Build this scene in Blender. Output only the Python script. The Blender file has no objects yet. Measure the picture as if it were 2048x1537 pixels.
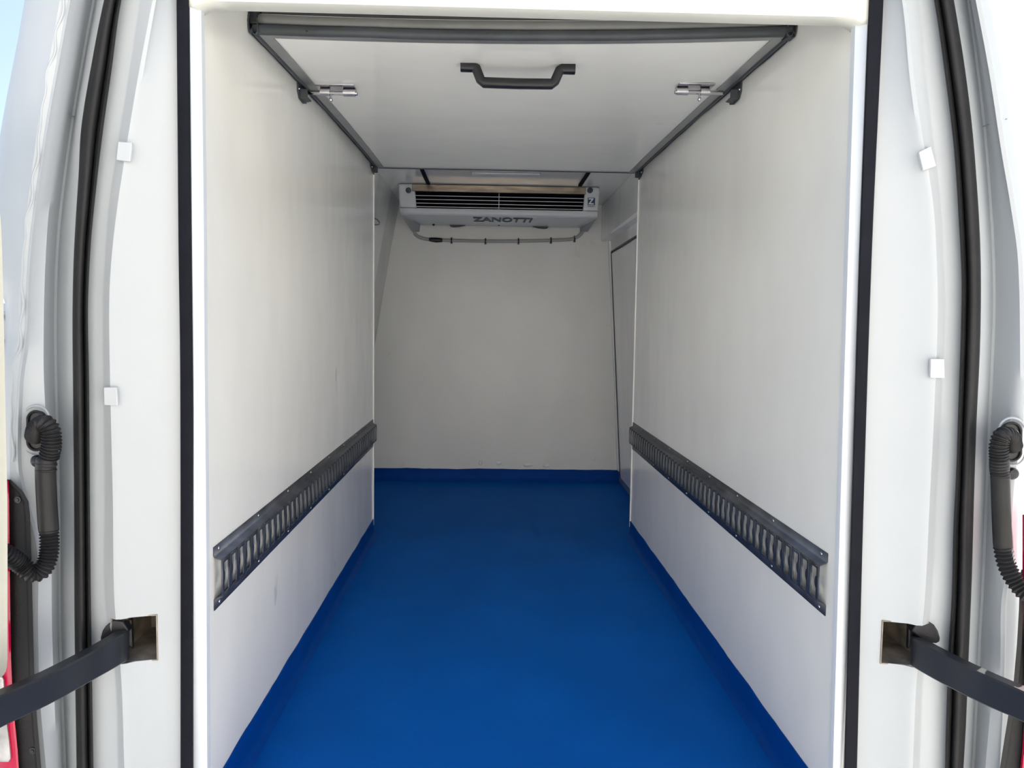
import bpy, bmesh, math, random
from mathutils import Vector, Matrix, noise
random.seed(4)
SC = bpy.context.scene
COL = SC.collection

# ------------------------------------------------------------------ camera
F, PITCH, YAW, ROLL = 1600.0, .0728, .0286, .0141
CZ = 1.03
cy, sy = math.cos(YAW), math.sin(YAW)
FW = Vector((sy*math.cos(PITCH), cy*math.cos(PITCH), -math.sin(PITCH)))
RT = Vector((cy, -sy, 0)); UP = RT.cross(FW)
R2 = RT*math.cos(ROLL) + UP*math.sin(ROLL); U2 = -RT*math.sin(ROLL) + UP*math.cos(ROLL)
CP = Vector((0, 0, CZ))
cam = bpy.data.cameras.new('camera'); cam.lens = F/2048*36; cam.sensor_width = 36; cam.clip_end = 3000
camo = bpy.data.objects.new('camera', cam); COL.objects.link(camo)
m = Matrix((R2, U2, -FW)).transposed().to_4x4(); m.translation = CP
camo.matrix_world = m; SC.camera = camo

# ------------------------------------------------------------------ light
SC.view_settings.view_transform = 'Standard'; SC.view_settings.look = 'None'
SC.view_settings.gamma = 1; SC.view_settings.use_curve_mapping = False
SC.view_settings.exposure = 0.08
W = bpy.data.worlds.new('sky'); SC.world = W; W.use_nodes = True
wn = W.node_tree.nodes; wl = W.node_tree.links
bg = wn['Background']
sky = wn.new('ShaderNodeTexSky'); sky.sky_type = 'NISHITA'; sky.sun_disc = False
sky.sun_elevation = math.radians(52); sky.sun_rotation = math.radians(40); sky.altitude = 50
sky.dust_density = 3.0; sky.air_density = 1.0
wl.new(sky.outputs[0], bg.inputs[0]); bg.inputs[1].default_value = .26
sun = bpy.data.lights.new('sun', 'SUN'); sun.energy = 10.0; sun.angle = math.radians(.6); sun.color = (1, .96, .9)
suno = bpy.data.objects.new('sun', sun); COL.objects.link(suno)
suno.rotation_euler = Vector((1.0, .85, 1.15)).to_track_quat('Z', 'Y').to_euler()
suno.location = (6, 3, 8)
SC.cycles.diffuse_bounces = 10; SC.cycles.max_bounces = 16; SC.cycles.glossy_bounces = 6

# ------------------------------------------------------------------ helpers
def ray(px, py): return (R2*(px-1024) - U2*(py-768.5) + FW*F).normalized()
def PY(px, py, Y):
    d = ray(px, py); return CP + d*(Y/d.y)
def PX(px, py, X):
    d = ray(px, py); return CP + d*(X/d.x)
def PZ(px, py, Z):
    d = ray(px, py); return CP + d*((Z-CZ)/d.z)

def material(name, color, rough=.5, metal=0, bump=0, bscale=50, coat=0, var=0, vscale=6, spec=.5, stretch=None, emit=None):
    M = bpy.data.materials.new(name); M.use_nodes = True
    n = M.node_tree.nodes; l = M.node_tree.links; b = n['Principled BSDF']
    b.inputs['Base Color'].default_value = (*color, 1); b.inputs['Roughness'].default_value = rough
    b.inputs['Metallic'].default_value = metal; b.inputs['Specular IOR Level'].default_value = spec
    if coat: b.inputs['Coat Weight'].default_value = coat; b.inputs['Coat Roughness'].default_value = .06
    tc = n.new('ShaderNodeTexCoord'); mp = n.new('ShaderNodeMapping')
    l.new(tc.outputs['Object'], mp.inputs[0])
    if stretch: mp.inputs['Scale'].default_value = stretch
    if var:
        nz = n.new('ShaderNodeTexNoise'); nz.inputs['Scale'].default_value = vscale; nz.inputs['Detail'].default_value = 6
        l.new(mp.outputs[0], nz.inputs[0])
        r = n.new('ShaderNodeValToRGB')
        r.color_ramp.elements[0].position = .3; r.color_ramp.elements[1].position = .7
        r.color_ramp.elements[0].color = (*[c*(1-var) for c in color], 1)
        r.color_ramp.elements[1].color = (*[min(1, c*(1+var*.5)) for c in color], 1)
        l.new(nz.outputs[0], r.inputs[0]); l.new(r.outputs[0], b.inputs['Base Color'])
    if bump:
        nb = n.new('ShaderNodeTexNoise'); nb.inputs['Scale'].default_value = bscale; nb.inputs['Detail'].default_value = 4
        l.new(mp.outputs[0], nb.inputs[0])
        bp = n.new('ShaderNodeBump'); bp.inputs['Strength'].default_value = bump; bp.inputs['Distance'].default_value = .002
        l.new(nb.outputs[0], bp.inputs['Height']); l.new(bp.outputs[0], b.inputs['Normal'])
    return M

def gelcoat(name, color, rough, wave=.25, marks=.35, seed=0):
    """Glossy painted polyester panel: slow waviness, faint vertical rub marks."""
    M = bpy.data.materials.new(name); M.use_nodes = True
    n = M.node_tree.nodes; l = M.node_tree.links; b = n['Principled BSDF']
    b.inputs['Specular IOR Level'].default_value = .5
    tc = n.new('ShaderNodeTexCoord')
    def nz(scale, detail, sc=(1, 1, 1)):
        mp = n.new('ShaderNodeMapping'); mp.inputs['Scale'].default_value = sc; mp.inputs['Location'].default_value = (seed, seed*.7, seed*1.3)
        l.new(tc.outputs['Object'], mp.inputs[0])
        t = n.new('ShaderNodeTexNoise'); t.inputs['Scale'].default_value = scale; t.inputs['Detail'].default_value = detail
        l.new(mp.outputs[0], t.inputs[0]); return t
    a = nz(2.2, 5); r = n.new('ShaderNodeValToRGB')
    r.color_ramp.elements[0].position = .3; r.color_ramp.elements[1].position = .75
    r.color_ramp.elements[0].color = (*[c*.93 for c in color], 1); r.color_ramp.elements[1].color = (*color, 1)
    l.new(a.outputs[0], r.inputs[0])
    # small dark scuffs
    s = nz(9, 3, (1, 1, .35)); sr = n.new('ShaderNodeValToRGB')
    sr.color_ramp.elements[0].position = .735; sr.color_ramp.elements[1].position = .76
    sr.color_ramp.elements[0].color = (0, 0, 0, 1); sr.color_ramp.elements[1].color = (marks, marks, marks, 1)
    l.new(s.outputs[0], sr.inputs[0])
    mx = n.new('ShaderNodeMixRGB'); mx.inputs[2].default_value = (.35, .36, .36, 1)
    l.new(sr.outputs[0], mx.inputs[0]); l.new(r.outputs[0], mx.inputs[1]); l.new(mx.outputs[0], b.inputs['Base Color'])
    rr = nz(5, 6); mr = n.new('ShaderNodeMapRange'); mr.inputs[3].default_value = rough*.75; mr.inputs[4].default_value = rough*1.3
    l.new(rr.outputs[0], mr.inputs[0]); l.new(mr.outputs[0], b.inputs['Roughness'])
    w1 = nz(3.5, 2, (1, 1, .6)); w2 = nz(60, 2)
    b1 = n.new('ShaderNodeBump'); b1.inputs['Strength'].default_value = wave; b1.inputs['Distance'].default_value = .02
    b2 = n.new('ShaderNodeBump'); b2.inputs['Strength'].default_value = .12; b2.inputs['Distance'].default_value = .001
    l.new(w1.outputs[0], b1.inputs['Height']); l.new(w2.outputs[0], b2.inputs['Height'])
    l.new(b1.outputs[0], b2.inputs['Normal']); l.new(b2.outputs[0], b.inputs['Normal'])
    return M

WALLM = gelcoat('cream_gelcoat', (.945, .945, .905), .17, seed=1)
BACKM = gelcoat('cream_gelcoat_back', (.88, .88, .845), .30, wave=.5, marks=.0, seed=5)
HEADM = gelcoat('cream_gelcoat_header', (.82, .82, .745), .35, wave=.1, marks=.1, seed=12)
CEILM = gelcoat('cream_gelcoat_ceiling', (.945, .945, .90), .12, wave=.12, marks=.1, seed=9)
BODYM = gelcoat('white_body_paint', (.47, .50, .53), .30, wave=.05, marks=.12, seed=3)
PILM = gelcoat('white_pillar_panel', (.86, .865, .865), .38, wave=.10, marks=.22, seed=7)
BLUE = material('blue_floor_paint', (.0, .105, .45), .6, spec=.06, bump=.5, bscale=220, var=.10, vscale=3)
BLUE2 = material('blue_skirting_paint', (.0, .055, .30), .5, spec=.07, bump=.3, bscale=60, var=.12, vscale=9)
WHITE = material('white_corner_trim', (.70, .745, .80), .35, var=.03, vscale=4)
LINING = material('cream_door_lining', (.60, .59, .50), .4, var=.03)
RUB = material('black_foam_rubber', (.012, .013, .019), .85, spec=.12, bump=.3, bscale=300, var=.15, vscale=30)
RUB2 = material('black_seal_rubber', (.017, .017, .018), .5, spec=.3, bump=.25, bscale=160, var=.25, vscale=12)
HOSE = material('black_ribbed_rubber', (.016, .016, .017), .5, spec=.35, bump=.2, bscale=120, var=.35, vscale=25)
PLAST = material('black_plastic', (.008, .009, .013), .38, bump=.15, bscale=200)
ARMM = material('dark_painted_steel', (.018, .021, .027), .36, metal=.0, bump=.08, bscale=180, var=.15, vscale=15)
GASK = material('grey_rubber_gasket', (.055, .062, .070), .5, bump=.3, bscale=60, var=.25, vscale=12)
GASKL = material('pale_grey_gasket', (.19, .19, .185), .55, bump=.2, bscale=60, var=.15, vscale=10)
ALU = material('aluminium_strip', (.36, .37, .37), .4, metal=.75, bump=.1, bscale=100, var=.12, vscale=10)
CHROME = material('polished_steel', (.55, .54, .56), .2, metal=1, bump=.1, bscale=80, var=.15, vscale=40)
GALV = material('galvanised_steel', (.105, .112, .13), .40, metal=.75, bump=.15, bscale=60, var=.35, vscale=14)
STEEL = material('stained_stainless_steel', (.28, .235, .19), .3, metal=.9, bump=.1, bscale=40, var=.35, vscale=9, stretch=(1, 1, 6))
PLW = material('white_unit_plastic', (.66, .69, .72), .3, bump=.05, bscale=60)
GREYP = material('grey_unit_underside', (.40, .41, .42), .5)
DARK = material('dark_void', (.003, .003, .006), .8, spec=.05)
WIRE = material('silver_wire', (.75, .75, .76), .4, metal=.3)
INK = material('dark_ink', (.02, .03, .05), .5)
BADGE = material('badge_blue', (.01, .04, .12), .4)
BADGW = material('badge_white', (.75, .78, .80), .4)
PIPE = material('grey_drain_pipe', (.42, .42, .40), .45)
RED = material('red_lamp_lens', (.50, .004, .05), .12, coat=.5)
REDL = material('red_lamp_lens_clear', (.62, .60, .58), .12, metal=.3, bump=1.0, bscale=30, var=.4, vscale=20)
PLATE = material('black_lamp_bracket', (.012, .013, .014), .75, bump=.3, bscale=250)
RUST = material('grimy_recess_paint', (.34, .30, .25), .8, bump=.4, bscale=80, var=.75, vscale=14)
GROUND = material('pale_concrete', (.70, .685, .63), .9, bump=.4, bscale=20, var=.15, vscale=.8)
BOUNCE = material('pale_bounce_wall', (.86, .82, .74), .9, bump=.3, bscale=20, var=.06, vscale=1)
PATCH = material('white_tape', (.56, .59, .62), .35, bump=.2, bscale=60)
SEAM = material('grey_seam', (.30, .31, .33), .5)
HILL = material('hazy_hills', (.36, .42, .50), .95)

def finish(me, angle=35):
    for p in me.polygons: p.use_smooth = True
    try: me.set_sharp_from_angle(angle=math.radians(angle))
    except Exception: pass

class MB:
    def __init__(s): s.v = []; s.f = []
    def add(s, vs, fs):
        k = len(s.v); s.v += [Vector(a) for a in vs]; s.f += [tuple(i+k for i in f) for f in fs]; return s
    def box(s, x0, x1, y0, y1, z0, z1):
        return s.add([(x0,y0,z0),(x1,y0,z0),(x1,y1,z0),(x0,y1,z0),(x0,y0,z1),(x1,y0,z1),(x1,y1,z1),(x0,y1,z1)],
                     [(0,3,2,1),(4,5,6,7),(0,1,5,4),(1,2,6,5),(2,3,7,6),(3,0,4,7)])
    def hexa(s, a, b):      # two quads -> solid
        return s.add(list(a)+list(b), [(3,2,1,0),(4,5,6,7),(0,1,5,4),(1,2,6,5),(2,3,7,6),(3,0,4,7)])
    def prism(s, pts, off):  # polygon + offset vector
        n = len(pts); off = Vector(off)
        vs = [Vector(p) for p in pts] + [Vector(p)+off for p in pts]
        return s.add(vs, [tuple(range(n))[::-1], tuple(range(n, 2*n))] + [(i, (i+1) % n, (i+1) % n+n, i+n) for i in range(n)])
    def tube(s, path, rad, seg=14, cap=True, sx=1.0):
        path = [Vector(p) for p in path]; n = len(path)
        if not hasattr(rad, '__len__'): rad = [rad]*n
        T = [(path[min(i+1, n-1)]-path[max(i-1, 0)]).normalized() for i in range(n)]
        up = Vector((0, 0, 1)) if abs(T[0].z) < .9 else Vector((0, 1, 0))
        N = (up - T[0]*up.dot(T[0])).normalized(); vs = []
        for i in range(n):
            N = (N - T[i]*N.dot(T[i])).normalized(); B = T[i].cross(N)
            for k in range(seg):
                a = 2*math.pi*k/seg; vs.append(path[i] + N*math.cos(a)*rad[i] + B*math.sin(a)*rad[i]*sx)
        fs = [(i*seg+k, i*seg+(k+1) % seg, (i+1)*seg+(k+1) % seg, (i+1)*seg+k) for i in range(n-1) for k in range(seg)]
        if cap: fs += [tuple(range(seg))[::-1], tuple(range((n-1)*seg, n*seg))]
        return s.add(vs, fs)
    def lathe(s, c, axis, prof, seg=20):
        return s.tube([Vector(c)+Vector(axis).normalized()*t for t, r in prof], [max(r, 1e-4) for t, r in prof], seg)
    def grid(s, rows):
        n = len(rows[0]); vs = [p for r in rows for p in r]
        return s.add(vs, [(i*n+k, i*n+k+1, (i+1)*n+k+1, (i+1)*n+k) for i in range(len(rows)-1) for k in range(n-1)])
    def build(s, name, mat, parent=None, bevel=0, seg=2, solid=0, angle=35, sharp=False):
        me = bpy.data.meshes.new(name); o = Vector((0, 0, 0))
        if parent is not None: o = ORG[parent.name]
        elif s.v:
            lo = Vector([min(v[i] for v in s.v) for i in range(3)]); hi = Vector([max(v[i] for v in s.v) for i in range(3)])
            o = (lo+hi)/2; o.z = lo.z
        me.from_pydata([tuple(v-o) for v in s.v], [], s.f); me.update()
        bm = bmesh.new(); bm.from_mesh(me); bmesh.ops.recalc_face_normals(bm, faces=bm.faces); bm.to_mesh(me); bm.free()
        if not sharp: finish(me, angle)
        me.materials.append(mat)
        ob = bpy.data.objects.new(name, me); COL.objects.link(ob)
        if parent is not None: ob.parent = parent
        else: ob.location = o
        ORG[ob.name] = o
        if solid:
            md = ob.modifiers.new('thickness', 'SOLIDIFY'); md.thickness = solid; md.offset = 0
        if bevel:
            md = ob.modifiers.new('bevel', 'BEVEL'); md.width = bevel; md.segments = seg; md.limit_method = 'ANGLE'
            md.angle_limit = math.radians(40); md.harden_normals = False
        return ob
ORG = {}
def thing(name, loc, label, cat, group=None):
    o = bpy.data.objects.new(name, None); o.location = loc; o.empty_display_size = .05; COL.objects.link(o)
    ORG[o.name] = Vector(loc); return tag(o, label, cat, group)
def tag(o, label, cat, group=None):
    o['label'] = label; o['category'] = cat
    if group: o['group'] = group
    return o
def struct(o, label=None, cat=None):
    o['kind'] = 'structure'
    if label: o['label'] = label
    if cat: o['category'] = cat
    return o
def part(o, label): o['label'] = label; return o

def curve(tab, y):
    """smooth x(y) through a table of (y, x)"""
    if y <= tab[0][0]:
        (a, b), (c, d) = tab[0], tab[1]; return b + (y-a)*(d-b)/(c-a)
    if y >= tab[-1][0]:
        (a, b), (c, d) = tab[-2], tab[-1]; return d + (y-c)*(d-b)/(c-a)
    for i in range(len(tab)-1):
        if tab[i][0] <= y <= tab[i+1][0]: break
    def sl(k):
        a = tab[max(k-1, 0)]; b = tab[min(k+1, len(tab)-1)]; return (b[1]-a[1])/(b[0]-a[0])
    (y0, x0), (y1, x1) = tab[i], tab[i+1]; h = y1-y0; t = (y-y0)/h
    return x0*(2*t**3-3*t*t+1) + x1*(3*t*t-2*t**3) + sl(i)*h*(t**3-2*t*t+t) + sl(i+1)*h*(t**3-t*t)
ROWS = list(range(-120, 1700, 26))
def strips(cols, rows=ROWS):
    """cols: list of (table, dx, Y). one vertical sheet swept down the pillar"""
    return [[PY(curve(t, y)+dx, y, Y(y) if callable(Y) else Y) for t, dx, Y in cols] for y in rows]

# ------------------------------------------------------------------ room dimensions (metres, van floor = 0)
XL, XR = -.559, .7036          # inner faces of the boxed side walls
YN, YE, YB = 1.605, 3.865, 5.253
ZS = .08                       # top of blue skirting
ZC = 1.82                      # ceiling
HZ = CZ + .600                 # underside of header

# ground and far hills outside
g = MB().box(-60, 60, -40, 60, -.75, -.65).build('ground', GROUND); struct(g)
h = MB(); rows = []
for i in range(41):
    a = math.pi*(i/40)*1.3 - .3
    p = Vector((-math.cos(a)*180, math.sin(a)*180, 0)); hh = 5 + 4*noise.noise(Vector((i*.35, 2, 0)))
    q = p*1.15
    rows.append([Vector((p.x, p.y, -1)), Vector((p.x, p.y, hh*.6)), Vector(((p.x+q.x)/2, (p.y+q.y)/2, hh)), Vector((q.x, q.y, -1))])
h.grid(rows); struct(h.build('hills', HILL))
g2 = MB().box(-400, 400, -400, 400, -.9, -.76).build('distant_ground', GROUND); struct(g2)

# unseen pale wall added behind the viewer to bounce sun into the van
fb = MB(); fb.box(-9, 34, -12.2, -11.8, -.65, 9)
for i in range(8): fb.box(-8.8+i*6-.15, -8.8+i*6+.15, -11.8, -11.7, -.65, 9)
struct(fb.build('wall_bounce', BOUNCE))
# floor
struct(MB().box(-.95, .98, 1.5, YB+.05, -.05, 0).build('floor', BLUE))
# side walls: panel + the return that closes the box at its front end
def side_wall(name, x, s, mat):
    b = MB(); xo = x + s*.03
    lo, hi = (1.583, 1.607) if s < 0 else (1.553, 1.598)      # rear edge leans slightly with the door frame
    yn = lambda z: lo+(hi-lo)*(z-.18)/1.45
    b.prism([(x, yn(-.02), -.02), (x, YE, -.02), (x, YE, ZC+.03), (x, yn(ZC+.03), ZC+.03)], (s*.03, 0, 0))
    xe = x + s*.36
    b.box(min(xo, xe), max(xo, xe), YE-.03, YE-.002, -.02, ZC+.03)
    return struct(b.build(name, mat))
side_wall('wall_left', XL, -1, WALLM); side_wall('wall_right', XR, 1, WALLM)
# thin bright corner beads where the boxed walls end
for nm, x, s in (('trim_1', XL, 1), ('trim_2', XR, -1)):
    b = MB(); b.tube([(x+s*.001, YE-.004, .05), (x+s*.001, YE-.004, 1.0), (x+s*.001, YE-.004, ZC-.02)], .0045, 10)
    struct(b.build(nm, WALLM))
# back wall
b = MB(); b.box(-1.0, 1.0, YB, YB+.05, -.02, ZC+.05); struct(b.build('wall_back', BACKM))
# leaning left wall of the front bay
pl = [PY(796, 405, YB), PY(778, 500, YB), PY(763, 590, YB), PY(751, 665, YB)]
prof = [(-.83, -.02), (-.825, .5)] + [(p.x, p.z) for p in reversed(pl)] + [(-.60, ZC+.03)]
b = MB(); b.grid([[Vector((x, y, z)) for x, z in prof] for y in (YE-.01, 4.3, 4.8, YB+.01)])
struct(b.build('wall_front_left', WALLM, solid=.02, angle=20))
# right wall of the front bay
b = MB(); xw0, xw1 = PY(1222, 480, YB).x, PY(1240, 937, YB).x
prof = [(xw1+.005, -.02), (xw1, ZS), (xw0, 1.58), (xw0-.01, ZC+.03)]
b.grid([[Vector((x, y, z)) for x, z in prof] for y in (YE-.01, 4.5, YB+.01)])
struct(b.build('wall_front_right', WALLM, solid=.02))
# boxed duct high on that side
b = MB(); b.box(.715, .90, YE-.0, YB, 1.585, ZC); struct(b.build('trim_3', WALLM, bevel=.012))
# sliding side door seen edge-on: panel, dark strip standing for the gap, jamb
def wx(z): return xw1 + (xw0-xw1)*(z-ZS)/(1.58-ZS)
d = MB()
y0, y1, z0, z1 = 4.0, 5.13, .05, 1.50
d.add([(wx(z)-dx, y, z) for dx in (.010, .018) for y, z in ((y0, z0), (y1, z0), (y1, z1), (y0, z1))],
      [(3,2,1,0),(4,5,6,7),(0,1,5,4),(1,2,6,5),(2,3,7,6),(3,0,4,7)])
dr = struct(d.build('door_3', WALLM, bevel=.003))
gk = MB()
gk.tube([(wx(z1)-.015, y0, z1+.012), (wx(z1)-.015, y1+.010, z1+.012), (wx(.8)-.015, y1+.010, .8), (wx(z0)-.015, y1+.010, z0)], .0075, 10)
part(gk.build('door_gap', GASK, parent=dr), 'dark strip standing for the gap round the side door')
j = MB()
j.box(xw0-.035, xw0+.03, YB-.04, YB, ZS, 1.585)
b = MB(); b.add([(wx(z)-dx, y, z) for dx in (.0, .022) for y, z in ((YB-.065, ZS), (YB-.0, ZS), (YB-.0, 1.585), (YB-.065, 1.585))],
      [(3,2,1,0),(4,5,6,7),(0,1,5,4),(1,2,6,5),(2,3,7,6),(3,0,4,7)])
struct(b.build('trim_4', WALLM, bevel=.006))
# ceiling
struct(MB().box(-.97, 1.0, 1.62, YB+.05, ZC, ZC+.05).build('ceiling', CEILM))
# header over the opening with a rounded underside edge
b = MB(); hp = []
yh0, yh1 = 1.552, 1.606
prof = [(yh0, 2.1), (yh0, HZ+.035), (yh0+.001, HZ+.006), (yh0+.006, HZ), (yh1-.004, HZ), (yh1, HZ+.004), (yh1, 1.9), (yh1, 2.1)]
xs = [XL-.022, XL+.0, XL+.012, XL+.03, XL+.06] + [XL+.06+(XR-XL-.12)*i/8 for i in range(1, 8)] + [XR-.06, XR-.03, XR-.012, XR, XR+.022]
def drop(x):
    d = min(x-XL, XR-x); return .012*max(0, 1-max(d, 0)/.03)**2
b.grid([[Vector((x, y, z-(drop(x) if z < HZ+.02 else 0))) for y, z in prof] for x in xs])
struct(b.build('wall_header', HEADM, solid=.006, angle=50))
# infill above the header between its back and the ceiling
struct(MB().box(-1.1, 1.2, 1.55, 1.63, ZC-.005, 2.3).build('trim_5', WALLM))

# blue skirting: coved upstands
def skirt(name, pts, nrm, n=60):
    """pts = two end points of wall foot, nrm = inward normal"""
    a, c = Vector(pts[0]), Vector(pts[1]); nrm = Vector(nrm); rows = []
    for i in range(n+1):
        p = a.lerp(c, i/n); w = .0035*noise.noise(p*7) + .0015*noise.noise(p*40)
        rows.append([p+nrm*.0005+Vector((0, 0, ZS+w)), p+nrm*.004+Vector((0, 0, ZS+w-.001)), p+nrm*.004+Vector((0, 0, .026)),
                     p+nrm*.008+Vector((0, 0, .014)), p+nrm*(.020+w*.5)+Vector((0, 0, .003)), p+nrm*(.024+w*.5)+Vector((0, 0, -.001))])
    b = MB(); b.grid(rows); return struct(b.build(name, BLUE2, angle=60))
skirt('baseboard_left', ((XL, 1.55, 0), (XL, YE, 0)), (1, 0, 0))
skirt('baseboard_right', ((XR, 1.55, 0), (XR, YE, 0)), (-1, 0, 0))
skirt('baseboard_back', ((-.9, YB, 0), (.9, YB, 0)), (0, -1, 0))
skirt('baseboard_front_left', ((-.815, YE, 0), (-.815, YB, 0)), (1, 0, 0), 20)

# ------------------------------------------------------------------ rear body, pillars, seals
# boundaries in the rear opening, tables of (row, column)
L = dict(
 L0=[(-120, 75), (0, 52), (70, 40), (190, 17), (290, 0), (420, -12), (520, -14), (580, 2), (604, 22), (640, 23), (680, 23), (720, 12), (800, 8), (900, 4), (960, 4), (1100, 0), (1537, 0)],
 L1=[(-120, 130), (0, 108), (120, 88), (250, 66), (400, 47), (500, 36), (560, 30), (600, 28), (650, 28), (690, 27), (722, 17), (800, 12), (950, 10), (1100, 8), (1537, 10)],
 L2=[(-120, 165), (0, 141), (120, 119), (250, 96), (400, 74), (500, 62), (600, 56), (660, 54), (720, 46), (760, 40), (930, 36), (1000, 50), (1100, 74), (1250, 76), (1400, 80), (1537, 92)],
 L3=[(-120, 196), (0, 172), (120, 152), (250, 130), (400, 108), (500, 100), (620, 96), (750, 96), (900, 104), (1000, 110), (1250, 112), (1537, 122)],
 L4=[(-120, 216), (0, 192), (120, 170), (250, 148), (400, 128), (500, 119), (620, 115), (750, 116), (1000, 122), (1250, 124), (1537, 134)],
 L5=[(-120, 238), (0, 208), (100, 188), (250, 163), (350, 157), (500, 148), (620, 145), (800, 146), (1000, 148), (1250, 149), (1537, 153)],
 L6=[(-120, 275), (0, 243), (150, 222), (270, 205), (400, 190), (500, 181), (620, 176), (750, 178), (1000, 180), (1200, 182), (1537, 187)],
 L7=[(-120, 300), (0, 281), (150, 259), (270, 240), (400, 220), (500, 212), (600, 207), (780, 208), (1000, 210), (1200, 211), (1360, 232), (1537, 237)],
 L8=[(-120, 330), (0, 308), (150, 280), (270, 260), (400, 240), (500, 228), (600, 222), (780, 224), (1000, 229), (1200, 232), (1360, 246), (1537, 252)],
 L9=[(-120, 352), (0, 353), (250, 355), (500, 357), (700, 360), (1000, 361), (1537, 361)],
 LA=[(-120, 377), (0, 378), (300, 381), (500, 383), (800, 386), (1000, 386), (1537, 386)],
 LB=[(-120, 399), (0, 401), (400, 406), (700, 408), (1000, 411), (1537, 414)])
R = dict(
 L0=[(-120, 1980), (0, 2003), (200, 2035), (380, 2062), (520, 2075), (700, 2085), (900, 2085), (1000, 2075), (1100, 2068), (1537, 2068)],
 L1=[(-120, 1958), (0, 1985), (150, 2012), (300, 2036), (420, 2052), (520, 2064), (700, 2066), (860, 2062), (960, 2044), (1050, 2040), (1150, 2038), (1250, 2038), (1370, 2034), (1537, 2022)],
 L2=[(-120, 1934), (0, 1959), (150, 1987), (300, 2010), (420, 2030), (520, 2043), (700, 2047), (860, 2044), (930, 2032), (980, 2026), (1050, 2022), (1100, 2026), (1200, 2010), (1300, 2008), (1400, 2005), (1537, 1998)],
 L3=[(-120, 1923), (0, 1945), (150, 1972), (300, 1995), (420, 2010), (520, 2020), (700, 2022), (860, 2010), (980, 1995), (1100, 1990), (1300, 1982), (1537, 1962)],
 L4=[(-120, 1912), (0, 1932), (130, 1950), (260, 1965), (400, 1976), (500, 1982), (600, 1984), (700, 1981), (850, 1974), (1000, 1968), (1150, 1962), (1300, 1954), (1537, 1942)],
 L5=[(-120, 1888), (0, 1908), (130, 1929), (260, 1945), (400, 1956), (500, 1961), (600, 1962), (700, 1960), (850, 1953), (1000, 1948), (1150, 1944), (1300, 1938), (1450, 1932), (1537, 1927)],
 L6=[(-120, 1843), (0, 1868), (150, 1890), (300, 1908), (450, 1918), (560, 1923), (650, 1922), (800, 1917), (950, 1912), (1050, 1907), (1200, 1903), (1300, 1897), (1450, 1892), (1537, 1890)],
 L7=[(-120, 1806), (0, 1836), (150, 1851), (250, 1862), (400, 1879), (500, 1885), (620, 1889), (800, 1882), (1000, 1872), (1200, 1862), (1360, 1845), (1537, 1838)],
 L8=[(-120, 1778), (0, 1808), (150, 1824), (250, 1838), (400, 1862), (500, 1869), (620, 1872), (800, 1866), (1000, 1856), (1200, 1846), (1360, 1830), (1537, 1822)],
 L9=[(-120, 1771), (0, 1767), (150, 1760), (500, 1744), (1020, 1727), (1537, 1714)],
 LA=[(-120, 1743), (0, 1738), (150, 1732), (500, 1719), (1020, 1703), (1537, 1688)],
 LB=[(-120, 1716), (30, 1712), (500, 1697), (1020, 1681), (1537, 1666)])

def cut(ob, x0, x1, y0, y1, z0, z1):
    c = MB().box(x0, x1, y0, y1, z0, z1).build('cutter', WHITE, sharp=True)
    md = ob.modifiers.new('hole', 'BOOLEAN'); md.object = c; md.operation = 'DIFFERENCE'; md.solver = 'EXACT'
    dg = bpy.context.evaluated_depsgraph_get(); dg.update()
    me = bpy.data.meshes.new_from_object(ob.evaluated_get(dg)); ob.modifiers.clear(); ob.data = me
    bpy.data.objects.remove(c)

def mixt(a, b, f): return [(y, curve(a, y)*(1-f)+curve(b, y)*f) for y in ROWS]
def rear(side, T, s):
    yo = .055 if s > 0 else 0
    A = lambda k: T[k]
    # the painted body from the inner gasket out to the outer skin; it then wraps forward along the van's flank
    cols = [(A('LA'), -2*s, 1.562), (A('L9'), 0, 1.556), (mixt(T['L9'], T['L8'], .12), 0, 1.552), (mixt(T['L9'], T['L8'], .78), 0, 1.532), (mixt(T['L9'], T['L8'], .93), 0, 1.522), (A('L8'), 2*s, 1.520),
            (A('L7'), -3*s, 1.532), (A('L7'), 2*s, 1.534), (A('L6'), 0, 1.532), (A('L5'), -3*s, 1.536), (A('L5'), 8*s, 1.54), (A('L4'), 0, 1.572),
            (A('L4'), 8*s, 1.572), (A('L3'), 0, 1.535), (A('L3'), 10*s, 1.500), (A('L2'), -6*s, 1.484), (A('L2'), 0, 1.476), (A('L2'), 4*s, 1.478), (mixt(T['L2'], T['L1'], .6), 0, 1.474+yo*.6), (A('L1'), 0, 1.480+yo)]
    if s > 0:
        cols[-3] = (A('L2'), 4*s, 1.500)
        cols[13:17] = [(A('L3'), 0, 1.524), (A('L3'), 10*s, 1.508), (A('L2'), -6*s, 1.497), (A('L2'), 0, 1.495)]
    rows = strips(cols)
    for i, y in enumerate(ROWS):
        p = PY(curve(T['L0'], y), y, 1.53+yo*1.6); a = rows[i][-1]
        rows[i] += [a.lerp(p, .5)+Vector((s*.004, -.012 if s < 0 else -.002, 0)), p, p+Vector((s*.012, .25, 0)), p+Vector((s*.02, 3.9, 0))]
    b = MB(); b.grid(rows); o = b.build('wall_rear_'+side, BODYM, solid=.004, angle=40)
    struct(o)
    return o
wl_ = rear('left', L, -1); wr_ = rear('right', R, 1)
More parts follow.
